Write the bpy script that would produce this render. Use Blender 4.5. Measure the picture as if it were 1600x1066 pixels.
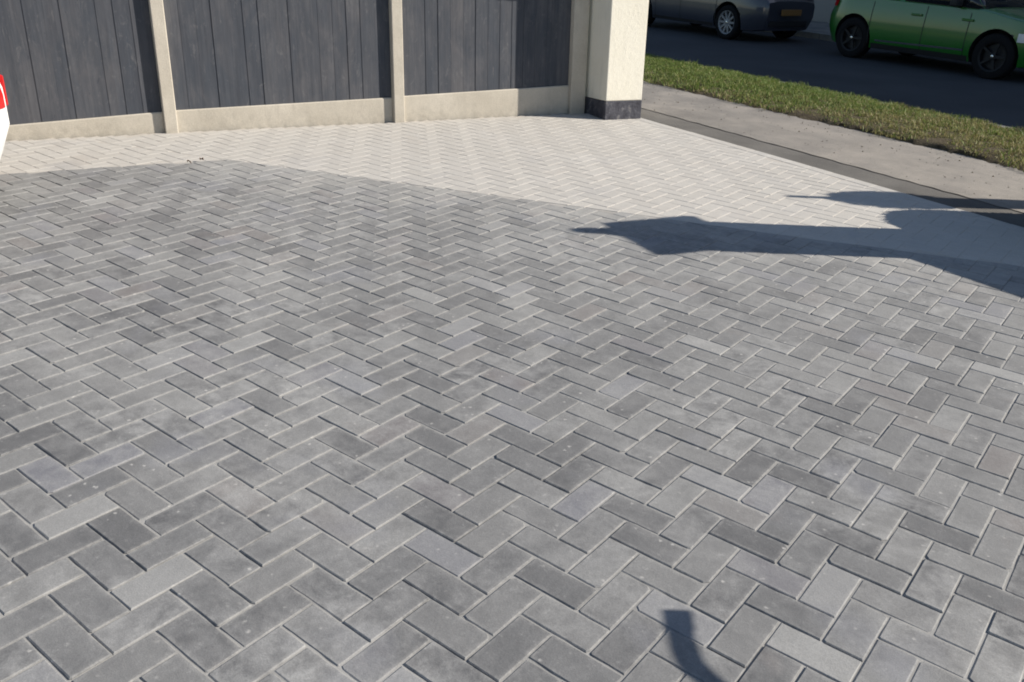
import bpy, bmesh, math, random
import numpy as np
from mathutils import Matrix, Vector

random.seed(7); RNG = np.random.default_rng(7)
for o in list(bpy.data.objects): bpy.data.objects.remove(o)
SC = bpy.context.scene
COL = SC.collection
R = math.radians

# ------------------------------------------------------------------ camera, sky, sun, exposure
YAW, PITCH, ROLL, FPX = -0.649509545, 0.429892577, 0.048237265, 1364.208
CAM = Vector((1.158366, -1.144230, 1.479841))
def cam_axes():
    cy, sy, cp, sp = math.cos(YAW), math.sin(YAW), math.cos(PITCH), math.sin(PITCH)
    f = Vector((sy*cp, cy*cp, -sp)); r = Vector((cy, -sy, 0)); u = r.cross(f)
    cr, sr = math.cos(ROLL), math.sin(ROLL)
    return cr*r + sr*u, -sr*r + cr*u, f
_r, _u, _f = cam_axes()
cd = bpy.data.cameras.new('camera'); co = bpy.data.objects.new('camera', cd); COL.objects.link(co)
co.matrix_world = Matrix(((_r.x, _u.x, -_f.x, CAM.x), (_r.y, _u.y, -_f.y, CAM.y), (_r.z, _u.z, -_f.z, CAM.z), (0, 0, 0, 1)))
cd.sensor_width = 36.0; cd.lens = FPX/1600*36; cd.clip_start = 0.05; cd.clip_end = 2000
SC.camera = co

SUN_EL = R(32); SUN_AZ = Vector((0.775, 0.632)).normalized()       # horizontal direction towards the sun
w = bpy.data.worlds.new('World'); SC.world = w; w.use_nodes = True
nt = w.node_tree; nt.nodes.clear()
sky = nt.nodes.new('ShaderNodeTexSky'); sky.sky_type = 'NISHITA'; sky.sun_disc = False
sky.sun_elevation = SUN_EL; sky.sun_rotation = math.atan2(SUN_AZ.x, SUN_AZ.y)
sky.air_density = 1.0; sky.dust_density = 0.6; sky.ozone_density = 1.4
bg = nt.nodes.new('ShaderNodeBackground'); bg.inputs[1].default_value = 0.084
out = nt.nodes.new('ShaderNodeOutputWorld')
nt.links.new(sky.outputs[0], bg.inputs[0]); nt.links.new(bg.outputs[0], out.inputs[0])
sd = bpy.data.lights.new('sun', 'SUN'); sd.energy = 5.0; sd.angle = R(0.53); sd.color = (1.0, 0.935, 0.84)
so = bpy.data.objects.new('sun', sd); COL.objects.link(so)
tosun = Vector((SUN_AZ.x*math.cos(SUN_EL), SUN_AZ.y*math.cos(SUN_EL), math.sin(SUN_EL)))
so.rotation_euler = tosun.to_track_quat('Z', 'Y').to_euler(); so.location = (20, 16, 20)
SC.view_settings.view_transform = 'Standard'; SC.view_settings.look = 'None'
SC.cycles.filter_width = 1.9
SC.view_settings.exposure = 0.56; SC.view_settings.gamma = 1.0; SC.view_settings.use_curve_mapping = False

# ------------------------------------------------------------------ frames of reference
RD = Vector((0.936, -0.352, 0)).normalized(); RN = Vector((-RD.y, RD.x, 0))     # along / across the road
def st(s, t, z=0.0): return RD*s + RN*t + Vector((0, 0, z))
UPV = Vector((-0.049, 0.0207, 1)).normalized()                                  # plumb line (the drive slopes)
FA = Vector((-5.1558, 2.5922, 0)); FD = Vector((0.42135, 0.90690, 0)).normalized()
FB = UPV.cross(FD).normalized()                                                 # fence: behind
FUP = FD.cross(FB).normalized()
FENCE_M = Matrix(((FD.x, FB.x, FUP.x, FA.x), (FD.y, FB.y, FUP.y, FA.y), (FD.z, FB.z, FUP.z, FA.z), (0, 0, 0, 1)))
def frame(loc, xdir):
    x = Vector(xdir).normalized(); y = Vector((0, 0, 1)).cross(x).normalized()
    return Matrix(((x.x, y.x, 0, loc[0]), (x.y, y.y, 0, loc[1]), (0, 0, 1, loc[2] if len(loc) > 2 else 0), (0, 0, 0, 1)))

# ------------------------------------------------------------------ object helpers
def tag(o, label=None, cat=None, group=None, kind=None):
    if label: o['label'] = label
    if cat: o['category'] = cat
    if group: o['group'] = group
    if kind: o['kind'] = kind
    return o
def link(name, me, mat=None, parent=None):
    o = bpy.data.objects.new(name, me); COL.objects.link(o)
    if mat is not None:
        for m in (mat if isinstance(mat, (list, tuple)) else [mat]): me.materials.append(m)
    if parent is not None: o.parent = parent
    return o
def empty(name, M):
    o = bpy.data.objects.new(name, None); COL.objects.link(o); o.matrix_world = M; o.empty_display_size = 0.1; return o
def from_bm(name, bm, mat=None, parent=None, smooth=False):
    bmesh.ops.recalc_face_normals(bm, faces=bm.faces)
    me = bpy.data.meshes.new(name); bm.to_mesh(me); bm.free()
    if smooth:
        for p in me.polygons: p.use_smooth = True
    return link(name, me, mat, parent)
def from_py(name, v, f, mat=None, parent=None, smooth=False):
    me = bpy.data.meshes.new(name); me.from_pydata([tuple(x) for x in v], [], f); me.update()
    if smooth:
        for p in me.polygons: p.use_smooth = True
    return link(name, me, mat, parent)
def bm_box(bm, x0, x1, y0, y1, z0, z1, bevel=0.0, seg=1):
    vs = [bm.verts.new(c) for c in ((x0,y0,z0),(x1,y0,z0),(x1,y1,z0),(x0,y1,z0),(x0,y0,z1),(x1,y0,z1),(x1,y1,z1),(x0,y1,z1))]
    fs = [bm.faces.new([vs[i] for i in q]) for q in ((3,2,1,0),(4,5,6,7),(0,1,5,4),(1,2,6,5),(2,3,7,6),(3,0,4,7))]
    if bevel > 0:
        es = list({e for f in fs for e in f.edges})
        bmesh.ops.bevel(bm, geom=es, offset=bevel, segments=seg, profile=0.5, affect='EDGES')
def box(name, x0, x1, y0, y1, z0, z1, mat, parent=None, bevel=0.004):
    bm = bmesh.new(); bm_box(bm, x0, x1, y0, y1, z0, z1, bevel); return from_bm(name, bm, mat, parent)
def lathe_bm(bm, prof, axis='Z', n=24, M=None, caps=True):
    rings = []
    for r, h in prof:
        ring = []
        for i in range(n):
            a = 2*math.pi*i/n
            c = (r*math.cos(a), r*math.sin(a), h) if axis == 'Z' else (r*math.cos(a), h, r*math.sin(a))
            v = Vector(c)
            if M is not None: v = M @ v
            ring.append(bm.verts.new(v))
        rings.append(ring)
    for a, b in zip(rings, rings[1:]):
        for i in range(n): bm.faces.new((a[i], a[(i+1) % n], b[(i+1) % n], b[i]))
    for ring in ((rings[0], rings[-1]) if caps else ()):
        try: bm.faces.new(ring)
        except ValueError: pass
def tube_bm(bm, pts, rad, n=10, caps=True):
    pts = [Vector(p) for p in pts]; rings = []
    for i, p in enumerate(pts):
        d = (pts[min(i+1, len(pts)-1)] - pts[max(i-1, 0)]).normalized()
        a = d.cross(Vector((0, 0, 1)));
        if a.length < 1e-3: a = Vector((1, 0, 0))
        a.normalize(); b = d.cross(a)
        r = rad[i] if isinstance(rad, (list, tuple)) else rad
        rings.append([bm.verts.new(p + a*r*math.cos(2*math.pi*k/n) + b*r*math.sin(2*math.pi*k/n)) for k in range(n)])
    for a, b in zip(rings, rings[1:]):
        for k in range(n): bm.faces.new((a[k], a[(k+1) % n], b[(k+1) % n], b[k]))
    if caps: bm.faces.new(rings[0][::-1]); bm.faces.new(rings[-1])

# ------------------------------------------------------------------ materials
class NB:
    def __init__(s, name):
        s.m = bpy.data.materials.new(name); s.m.use_nodes = True; s.t = s.m.node_tree
        s.p = s.t.nodes['Principled BSDF']
    def n(s, typ, **kw):
        nd = s.t.nodes.new(typ)
        for k, v in kw.items(): setattr(nd, k, v)
        return nd
    def l(s, a, b): s.t.links.new(a, b)
    def pos(s):
        g = s.n('ShaderNodeNewGeometry'); return g.outputs['Position']
    def obj(s):
        return s.n('ShaderNodeTexCoord').outputs['Object']
    def scale(s, vec, sc):
        m = s.n('ShaderNodeMapping'); s.l(vec, m.inputs['Vector']); m.inputs['Scale'].default_value = sc; return m.outputs[0]
    def noise(s, vec, scale, detail=3.0, rough=0.55, dist=0.0):
        t = s.n('ShaderNodeTexNoise'); s.l(vec, t.inputs['Vector']); t.inputs['Scale'].default_value = scale
        t.inputs['Detail'].default_value = detail; t.inputs['Roughness'].default_value = rough; t.inputs['Distortion'].default_value = dist
        return t.outputs['Fac']
    def ramp(s, fac, stops, interp='LINEAR'):
        r = s.n('ShaderNodeValToRGB'); s.l(fac, r.inputs[0]); cr = r.color_ramp; cr.interpolation = interp
        while len(cr.elements) < len(stops): cr.elements.new(0.5)
        for e, (p, c) in zip(cr.elements, stops):
            e.position = p; e.color = (*c, 1) if len(c) == 3 else c
        return r.outputs[0]
    def rng(s, fac, a, b, c, d):
        m = s.n('ShaderNodeMapRange'); s.l(fac, m.inputs[0])
        for i, v in enumerate((a, b, c, d)): m.inputs[i+1].default_value = v
        return m.outputs[0]
    def math(s, op, a, b=0.0):
        m = s.n('ShaderNodeMath', operation=op)
        for i, v in enumerate((a, b)):
            if isinstance(v, (int, float)): m.inputs[i].default_value = v
            else: s.l(v, m.inputs[i])
        return m.outputs[0]
    def mix(s, fac, a, b, mode='MIX'):
        m = s.n('ShaderNodeMix', data_type='RGBA', blend_type=mode)
        for i, v in ((0, fac), (6, a), (7, b)):
            if isinstance(v, (int, float)): m.inputs[i].default_value = v
            elif isinstance(v, tuple): m.inputs[i].default_value = (*v, 1)
            else: s.l(v, m.inputs[i])
        return m.outputs[2]
    def bump(s, h, strength=0.3, dist=0.01):
        b = s.n('ShaderNodeBump'); b.inputs['Strength'].default_value = strength; b.inputs['Distance'].default_value = dist
        s.l(h, b.inputs['Height']); s.l(b.outputs[0], s.p.inputs['Normal'])
    def done(s, col=None, rough=0.8, spec=0.3, metal=0.0):
        if col is not None:
            if isinstance(col, tuple): s.p.inputs['Base Color'].default_value = (*col, 1)
            else: s.l(col, s.p.inputs['Base Color'])
        if isinstance(rough, (int, float)): s.p.inputs['Roughness'].default_value = rough
        else: s.l(rough, s.p.inputs['Roughness'])
        s.p.inputs['Specular IOR Level'].default_value = spec; s.p.inputs['Metallic'].default_value = metal
        return s.m

def block_material(name, island, stops, dust, dust_amt, stain):
    b = NB(name); pos = b.pos()
    rnd = b.n('ShaderNodeNewGeometry').outputs['Random Per Island'] if island else b.n('ShaderNodeObjectInfo').outputs['Random']
    col = b.ramp(rnd, stops)
    # second random from the first, so that brightness and hue vary on their own
    r2 = b.math('FRACT', b.math('MULTIPLY', rnd, 37.73))
    comb = b.n('ShaderNodeCombineXYZ'); b.l(b.math('MULTIPLY', rnd, 61.0), comb.inputs[0]); b.l(b.math('MULTIPLY', r2, 43.0), comb.inputs[1])
    add = b.n('ShaderNodeVectorMath', operation='ADD'); b.l(pos, add.inputs[0]); b.l(comb.outputs[0], add.inputs[1])
    own = add.outputs[0]                                                       # noise that breaks from block to block
    big = b.noise(pos, 0.9, 4, 0.6)
    mid = b.noise(own, 10.0, 6, 0.72, 0.25)
    cloud = b.math('MULTIPLY', b.rng(big, 0.34, 0.66, 0.22, 1.0), b.rng(mid, 0.38, 0.64, 0.0, 1.0))
    cloud = b.math('MULTIPLY', cloud, b.rng(r2, 0, 1, 0.25, 1.25))
    col = b.mix(b.math('MULTIPLY', cloud, dust_amt), col, dust)
    dark = b.rng(b.noise(own, 12.0, 5, 0.65, 0.1), 0.58, 0.74, 0.0, 0.5)
    col = b.mix(b.math('MULTIPLY', dark, b.rng(r2, 0.3, 1.0, 0.0, 0.8)), col, stain)
    rust = b.rng(b.noise(pos, 3.1, 3, 0.55), 0.64, 0.78, 0.0, 0.28)
    col = b.mix(rust, col, (0.25, 0.205, 0.185))
    blue = b.rng(b.noise(pos, 2.3, 2, 0.5), 0.58, 0.72, 0.0, 0.35)
    col = b.mix(blue, col, (0.20, 0.205, 0.235))
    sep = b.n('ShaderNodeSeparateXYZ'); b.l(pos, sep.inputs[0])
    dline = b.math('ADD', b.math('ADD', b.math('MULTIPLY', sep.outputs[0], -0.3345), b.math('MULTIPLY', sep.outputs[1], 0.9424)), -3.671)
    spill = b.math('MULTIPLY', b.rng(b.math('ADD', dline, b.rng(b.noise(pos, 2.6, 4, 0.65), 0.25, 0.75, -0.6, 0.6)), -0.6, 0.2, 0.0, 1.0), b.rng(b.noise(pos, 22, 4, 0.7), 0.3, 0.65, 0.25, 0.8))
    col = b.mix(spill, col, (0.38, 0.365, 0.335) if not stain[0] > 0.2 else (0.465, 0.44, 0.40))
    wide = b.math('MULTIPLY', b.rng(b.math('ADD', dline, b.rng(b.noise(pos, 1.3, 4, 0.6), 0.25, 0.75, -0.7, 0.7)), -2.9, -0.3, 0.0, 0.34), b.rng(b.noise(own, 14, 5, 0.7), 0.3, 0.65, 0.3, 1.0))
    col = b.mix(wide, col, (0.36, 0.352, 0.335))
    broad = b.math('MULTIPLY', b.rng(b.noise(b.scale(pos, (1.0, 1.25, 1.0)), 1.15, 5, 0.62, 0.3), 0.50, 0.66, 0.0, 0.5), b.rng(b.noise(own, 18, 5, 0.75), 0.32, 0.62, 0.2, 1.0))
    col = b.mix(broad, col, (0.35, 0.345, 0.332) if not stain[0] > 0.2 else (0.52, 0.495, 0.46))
    edge = b.n('ShaderNodeAttribute', attribute_name='edge').outputs['Fac']
    rim = b.math('MULTIPLY', b.rng(edge, 0.35, 1.0, 0.0, 1.0), b.rng(b.math('ADD', b.noise(pos, 28, 5, 0.7), b.math('MULTIPLY', big, 0.3)), 0.56, 0.85, 0.03, 0.62))
    col = b.mix(rim, col, (0.33, 0.323, 0.308) if not stain[0] > 0.2 else (0.48, 0.455, 0.415))
    fine = b.noise(pos, 260, 2, 0.7)
    col = b.mix(0.55, col, b.ramp(fine, [(0.25, (0.35, 0.35, 0.35)), (0.75, (0.66, 0.66, 0.66))]), 'OVERLAY')
    vo = b.n('ShaderNodeTexVoronoi'); b.l(pos, vo.inputs['Vector']); vo.inputs['Scale'].default_value = 30; vo.inputs['Randomness'].default_value = 1.0
    wob = b.math('ADD', vo.outputs['Distance'], b.rng(b.noise(pos, 130, 3, 0.7), 0.2, 0.8, -0.17, 0.17))
    spk = b.math('MULTIPLY', b.rng(wob, 0.06, 0.20, 1.0, 0.0), b.rng(b.noise(pos, 11, 2), 0.53, 0.64, 0.0, 1.0))
    col = b.mix(b.math('MULTIPLY', spk, 0.7), col, (0.50, 0.485, 0.455))
    chalk = b.rng(b.noise(own, 34, 5, 0.78, 0.3), 0.58, 0.70, 0.0, 0.62)
    col = b.mix(b.math('MULTIPLY', chalk, b.rng(mid, 0.4, 0.60, 0.10, 1.0)), col, dust)
    # sand left along the joints: the worn chamfer is lighter than the top
    b.bump(b.math('ADD', b.math('MULTIPLY', fine, 0.6), b.noise(pos, 60, 3, 0.6)), 0.55, 0.0016)
    return b.done(col, 0.86, 0.22)

GREY = [(0.0, (0.108, 0.108, 0.110)), (0.2, (0.130, 0.130, 0.131)), (0.45, (0.149, 0.149, 0.149)), (0.70, (0.166, 0.165, 0.163)),
        (0.86, (0.192, 0.191, 0.187)), (0.91, (0.165, 0.153, 0.148)), (0.95, (0.165, 0.166, 0.180)), (1.0, (0.25, 0.248, 0.240))]
PALE = [(0.0, (0.425, 0.395, 0.352)), (0.3, (0.440, 0.412, 0.370)), (0.6, (0.455, 0.428, 0.386)), (0.85, (0.472, 0.446, 0.404)), (1.0, (0.43, 0.392, 0.345))]
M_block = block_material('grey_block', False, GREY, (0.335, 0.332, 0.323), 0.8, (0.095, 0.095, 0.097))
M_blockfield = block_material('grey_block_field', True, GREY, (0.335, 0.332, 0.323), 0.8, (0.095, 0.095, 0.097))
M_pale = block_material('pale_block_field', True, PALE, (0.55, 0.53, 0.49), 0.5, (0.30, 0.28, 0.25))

b = NB('joint_sand'); q = b.pos()
sp = b.n('ShaderNodeSeparateXYZ'); b.l(q, sp.inputs[0])
dl = b.math('ADD', b.math('ADD', b.math('MULTIPLY', sp.outputs[0], -0.3345), b.math('MULTIPLY', sp.outputs[1], 0.9424)), -3.671)
fl = b.math('ADD', b.math('ADD', b.math('MULTIPLY', sp.outputs[0], 0.9069), b.math('MULTIPLY', sp.outputs[1], -0.4214)), 4.775)
c = b.mix(b.rng(b.noise(q, 3.0, 4), 0.35, 0.65, 0, 1), (0.24, 0.235, 0.224), (0.35, 0.342, 0.325))
M_sand = b.done(b.mix(b.math('MAXIMUM', b.rng(dl, -0.05, 0.02, 0, 1), b.rng(fl, -0.02, 0.05, 1, 0)), c, (0.445, 0.415, 0.372)), 0.95, 0.1)
b.bump(b.noise(q, 400, 2), 0.5, 0.002)

b = NB('footway_tarmac'); q = b.pos(); fine = b.noise(q, 180, 3, 0.7); bigs = b.noise(q, 1.6, 5, 0.65)
c = b.ramp(bigs, [(0.3, (0.165, 0.154, 0.142)), (0.5, (0.215, 0.20, 0.182)), (0.68, (0.29, 0.265, 0.235))])
sp = b.n('ShaderNodeSeparateXYZ'); b.l(q, sp.inputs[0])
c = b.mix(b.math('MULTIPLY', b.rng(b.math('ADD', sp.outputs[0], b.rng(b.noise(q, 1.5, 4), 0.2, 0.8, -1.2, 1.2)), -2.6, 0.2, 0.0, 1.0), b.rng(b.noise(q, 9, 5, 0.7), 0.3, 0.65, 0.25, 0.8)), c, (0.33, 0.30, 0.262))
c = b.mix(b.rng(b.noise(q, 30, 4, 0.75, 0.5), 0.6, 0.72, 0, 0.5), c, (0.12, 0.11, 0.10))
c = b.mix(0.6, c, b.ramp(fine, [(0.3, (0.3, 0.3, 0.3)), (0.72, (0.7, 0.7, 0.7))]), 'OVERLAY')
M_foot = b.done(c, 0.93, 0.15); b.bump(b.math('ADD', fine, b.math('MULTIPLY', b.noise(q, 6, 4), 2.0)), 0.6, 0.006)
b = NB('trench_tarmac'); q = b.pos(); fine = b.noise(q, 220, 3, 0.7)
c = b.ramp(b.noise(q, 2.2, 5, 0.6), [(0.3, (0.108, 0.102, 0.094)), (0.7, (0.158, 0.149, 0.136))])
c = b.mix(0.6, c, b.ramp(fine, [(0.3, (0.32, 0.32, 0.32)), (0.72, (0.68, 0.68, 0.68))]), 'OVERLAY')
M_trench = b.done(c, 0.92, 0.15); b.bump(fine, 0.6, 0.004)
b = NB('road_asphalt'); q = b.pos(); fine = b.noise(q, 150, 3, 0.7)
c = b.ramp(b.noise(q, 0.7, 5, 0.6), [(0.3, (0.044, 0.045, 0.049)), (0.7, (0.062, 0.063, 0.066))])
c = b.mix(0.6, c, b.ramp(fine, [(0.3, (0.3, 0.3, 0.3)), (0.72, (0.7, 0.7, 0.7))]), 'OVERLAY')
M_road = b.done(c, 0.9, 0.2); b.bump(fine, 0.5, 0.004)
b = NB('soil'); q = b.pos()
M_soil = b.done(b.ramp(b.noise(q, 14, 5, 0.7), [(0.3, (0.05, 0.038, 0.026)), (0.7, (0.12, 0.10, 0.065))]), 0.95, 0.1); b.bump(b.noise(q, 60, 4), 0.8, 0.02)
b = NB('ground_earth'); q = b.pos()
M_ground = b.done(b.ramp(b.noise(q, 0.6, 5, 0.6), [(0.3, (0.07, 0.08, 0.04)), (0.7, (0.12, 0.12, 0.07))]), 0.95, 0.1)

b = NB('grass_blade'); q = b.pos()
isl = b.n('ShaderNodeNewGeometry').outputs['Random Per Island']
green = b.ramp(isl, [(0.0, (0.075, 0.125, 0.024)), (0.35, (0.125, 0.19, 0.04)), (0.7, (0.19, 0.245, 0.06)), (0.9, (0.28, 0.29, 0.10)), (1.0, (0.38, 0.33, 0.17))])
dry = b.ramp(isl, [(0.0, (0.15, 0.12, 0.05)), (0.5, (0.29, 0.24, 0.105)), (1.0, (0.44, 0.37, 0.21))])
att = b.n('ShaderNodeAttribute', attribute_name='dry')
M_grass = b.done(b.mix(att.outputs['Fac'], green, dry), 0.6, 0.25)
b.p.inputs['Subsurface Weight'].default_value = 0.0
tr = b.n('ShaderNodeBsdfTranslucent'); mx = b.n('ShaderNodeMixShader'); mx.inputs[0].default_value = 0.3
b.l(b.p.inputs['Base Color'].links[0].from_socket, tr.inputs[0]); b.l(b.p.outputs[0], mx.inputs[1]); b.l(tr.outputs[0], mx.inputs[2])
b.l(mx.outputs[0], b.t.nodes['Material Output'].inputs[0])

def concrete(name, lo, hi, scale=3.0, bump=0.5, rough=0.9):
    b = NB(name); q = b.pos(); f = b.noise(q, 120, 3, 0.7)
    c = b.ramp(b.noise(q, scale, 5, 0.65), [(0.3, lo), (0.7, hi)])
    c = b.mix(0.35, c, b.ramp(f, [(0.3, (0.36, 0.36, 0.36)), (0.72, (0.64, 0.64, 0.64))]), 'OVERLAY')
    sz = b.n('ShaderNodeSeparateXYZ'); b.l(q, sz.inputs[0])
    low = b.rng(b.math('ADD', sz.outputs[2], b.rng(b.noise(b.scale(q, (9, 9, 3)), 1.0, 5, 0.7), 0.2, 0.8, -0.12, 0.12)), 0.02, 0.26, 0.5, 0.0)
    c = b.mix(b.math('MULTIPLY', low, b.rng(b.noise(q, 12, 4, 0.7), 0.35, 0.7, 0.0, 1.0)), c, tuple(x*0.5 for x in lo))
    c = b.mix(b.rng(b.noise(b.scale(q, (14, 14, 1.6)), 1.0, 4, 0.65), 0.56, 0.75, 0.0, 0.3), c, tuple(x*0.62 for x in lo))
    b.bump(b.math('ADD', f, b.noise(q, 25, 3)), bump, 0.003); return b.done(c, rough, 0.2)
M_conc = concrete('cream_concrete', (0.42, 0.38, 0.315), (0.54, 0.495, 0.42))
M_kerb = concrete('kerb_concrete', (0.24, 0.23, 0.21), (0.36, 0.345, 0.31))
M_render = concrete('cream_render', (0.76, 0.715, 0.60), (0.82, 0.78, 0.67), 2.0, 0.9)
M_cap = concrete('cap_concrete', (0.42, 0.39, 0.33), (0.52, 0.48, 0.41))
b = NB('black_masonry_paint'); q = b.pos()
M_plinth = b.done(b.ramp(b.noise(q, 16, 5, 0.65), [(0.36, (0.035, 0.035, 0.045)), (0.58, (0.075, 0.075, 0.09)), (0.75, (0.22, 0.21, 0.20))]), 0.7, 0.3); b.bump(b.noise(q, 40, 4), 0.8, 0.006)

b = NB('fence_paint'); q = b.obj(); oi = b.n('ShaderNodeObjectInfo').outputs['Random']
cmb = b.n('ShaderNodeCombineXYZ'); b.l(b.math('MULTIPLY', oi, 30), cmb.inputs[0]); ad = b.n('ShaderNodeVectorMath', operation='ADD'); b.l(q, ad.inputs[0]); b.l(cmb.outputs[0], ad.inputs[1])
gr = b.noise(b.scale(ad.outputs[0], (60, 60, 2.2)), 1.0, 4, 0.65, 0.3); pat = b.noise(b.scale(ad.outputs[0], (9, 9, 3)), 1.0, 4, 0.6)
c = b.ramp(oi, [(0.0, (0.060, 0.064, 0.075)), (0.5, (0.074, 0.077, 0.087)), (1.0, (0.090, 0.090, 0.098))])
c = b.mix(b.rng(pat, 0.45, 0.70, 0, 0.6), c, (0.112, 0.110, 0.116))
wz = b.noise(b.scale(b.pos(), (5, 5, 2.0)), 1.0, 5, 0.7, 0.6)
c = b.mix(b.rng(wz, 0.40, 0.62, 0.0, 0.62), c, (0.050, 0.058, 0.072))
c = b.mix(b.rng(b.noise(b.scale(b.pos(), (22, 22, 9)), 1.0, 5, 0.75, 0.8), 0.57, 0.70, 0.0, 0.5), c, (0.15, 0.147, 0.15))
c = b.mix(0.7, c, b.ramp(gr, [(0.3, (0.38, 0.38, 0.385)), (0.7, (0.60, 0.60, 0.595))]), 'OVERLAY')
c = b.mix(b.rng(b.noise(b.scale(ad.outputs[0], (40, 40, 14)), 1.0, 3, 0.6), 0.66, 0.75, 0, 0.7), c, (0.045, 0.048, 0.06))
M_fence = b.done(c, 0.82, 0.2); b.bump(gr, 0.25, 0.002)

def plain(name, col, rough=0.5, spec=0.5, metal=0.0, noise=0.0):
    b = NB(name)
    if noise:
        q = b.obj(); c = b.mix(b.rng(b.noise(q, 8, 4), 0.3, 0.7, 0, noise), col, tuple(x*0.55 for x in col)); return b.done(c, rough, spec, metal)
    return b.done(col, rough, spec, metal)
def paint(name, col):
    b = NB(name); q = b.obj()
    c = b.mix(b.rng(b.noise(b.scale(q, (1, 1, 4)), 2.0, 4), 0.4, 0.8, 0, 0.12), col, (0.12, 0.11, 0.10))
    b.p.inputs['Coat Weight'].default_value = 0.8; b.p.inputs['Coat Roughness'].default_value = 0.06
    return b.done(c, 0.35, 0.5, 0.0)
M_green = paint('green_paint', (0.008, 0.12, 0.008)); M_silver = paint('silver_paint', (0.035, 0.039, 0.055)); M_white = paint('white_paint', (0.78, 0.78, 0.76))
M_glass = plain('dark_glass', (0.012, 0.014, 0.018), 0.05, 0.6)
M_black = plain('black_plastic', (0.018, 0.018, 0.020), 0.6, 0.35); M_tyre = plain('tyre_rubber', (0.010, 0.010, 0.011), 0.9, 0.15)
M_alloy = plain('alloy', (0.22, 0.22, 0.225), 0.4, 0.5, 0.0); M_dkalloy = plain('dark_alloy', (0.010, 0.010, 0.011), 0.6, 0.3, 0.0)
M_chrome = plain('chrome', (0.7, 0.7, 0.7), 0.15, 0.5, 1.0)
M_red = plain('red_lens', (0.45, 0.012, 0.012), 0.15, 0.5); M_clear = plain('clear_lens', (0.6, 0.62, 0.64), 0.12, 0.5)
M_plate = plain('yellow_plate', (0.22, 0.12, 0.04), 0.4, 0.4); M_wplate = plain('white_plate', (0.7, 0.7, 0.68), 0.4, 0.4)
M_wood = plain('bare_timber', (0.36, 0.25, 0.14), 0.8, 0.2, 0, 0.8); M_bark = plain('bark', (0.10, 0.075, 0.05), 0.9, 0.1, 0, 0.8)
M_pipe = plain('grey_plastic_pipe', (0.20, 0.20, 0.21), 0.45, 0.4); M_guard = plain('green_plastic_guard', (0.10, 0.14, 0.07), 0.6, 0.3)
b = NB('leaf'); M_leaf = b.done(b.ramp(b.n('ShaderNodeNewGeometry').outputs['Random Per Island'], [(0, (0.025, 0.05, 0.014)), (0.6, (0.05, 0.09, 0.022)), (1, (0.09, 0.12, 0.04))]), 0.55, 0.3)
M_deadleaf = plain('dead_leaf', (0.09, 0.05, 0.028), 0.8, 0.2)
b = NB('house_brick'); q = b.obj(); br = b.n('ShaderNodeTexBrick'); b.l(q, br.inputs['Vector'])
br.inputs['Color1'].default_value = (0.24, 0.09, 0.055, 1); br.inputs['Color2'].default_value = (0.31, 0.13, 0.08, 1); br.inputs['Mortar'].default_value = (0.3, 0.28, 0.25, 1); br.inputs['Scale'].default_value = 4.4
M_brick = b.done(br.outputs[0], 0.9, 0.2)
M_tile = plain('roof_tile', (0.16, 0.075, 0.05), 0.85, 0.2, 0, 0.8); M_frame = plain('white_window_frame', (0.75, 0.75, 0.73), 0.4, 0.4)
M_door = plain('dark_blue_door', (0.02, 0.03, 0.09), 0.35, 0.5)

# ------------------------------------------------------------------ ground, road, footway, verge
EDGE_T = 4.82; TRENCH_T = 5.17; VERGE_T0 = 6.42; VERGE_T1 = 8.14; FAR_T = 14.7
def strip_quad(name, s0, s1, t0, t1, z, mat, ns=1, ntt=1, amp=0.0, edge=0.0, thick=0.25):
    v = []; f = []
    for j in range(ntt+1):
        for i in range(ns+1):
            s = s0+(s1-s0)*i/ns; t = t0+(t1-t0)*j/ntt
            if edge and j in (0, ntt): t += random.uniform(-edge, edge)
            v.append(st(s, t, z + random.uniform(-amp, amp)))
    for j in range(ntt):
        for i in range(ns):
            a = j*(ns+1)+i; f.append((a, a+1, a+ns+2, a+ns+1))
    return from_py(name, v, f, mat, None, True)
g = from_py('ground', [(-900, -900, -0.35), (900, -900, -0.35), (900, 900, -0.35), (-900, 900, -0.35)], [(0, 1, 2, 3)], M_ground); tag(g, kind='structure')
g = strip_quad('road', -60, 60, 8.15, 14.72, -0.10, M_road, 60, 4, 0.004); tag(g, kind='structure')
g = strip_quad('far_pavement', -60, 60, 14.6, 17.4, 0.012, M_foot, 60, 3, 0.003); tag(g, kind='structure')
# footway: sheet with worn, slightly uneven edges, a little above the trench reinstatement
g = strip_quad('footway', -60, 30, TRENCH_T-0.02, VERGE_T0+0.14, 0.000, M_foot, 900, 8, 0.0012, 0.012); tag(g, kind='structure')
g = strip_quad('trench_strip', -60, 30, EDGE_T+0.004, TRENCH_T+0.03, -0.0055, M_trench, 300, 3, 0.001); tag(g, kind='structure')
# kerbs: stones butted end to end
for nm, t0 in (('kerb', VERGE_T1-0.10), ('far_kerb', FAR_T-0.1)):
    root = strip_quad(nm, -40, 40, t0+0.01, t0+0.115, -0.19, M_kerb); tag(root, kind='structure')
    bm = bmesh.new(); bm_box(bm, -0.455, 0.455, 0, 0.125, -0.2, 0.015, 0.012, 2); me = bpy.data.meshes.new('kerbstone'); bm.to_mesh(me); bm.free(); me.materials.append(M_kerb)
    for i in range(34):
        o = bpy.data.objects.new('kerbstone', me); COL.objects.link(o); o.parent = root
        o.matrix_world = frame(st(-22+i*0.916, t0, random.uniform(-.004, .004)), RD)
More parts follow.
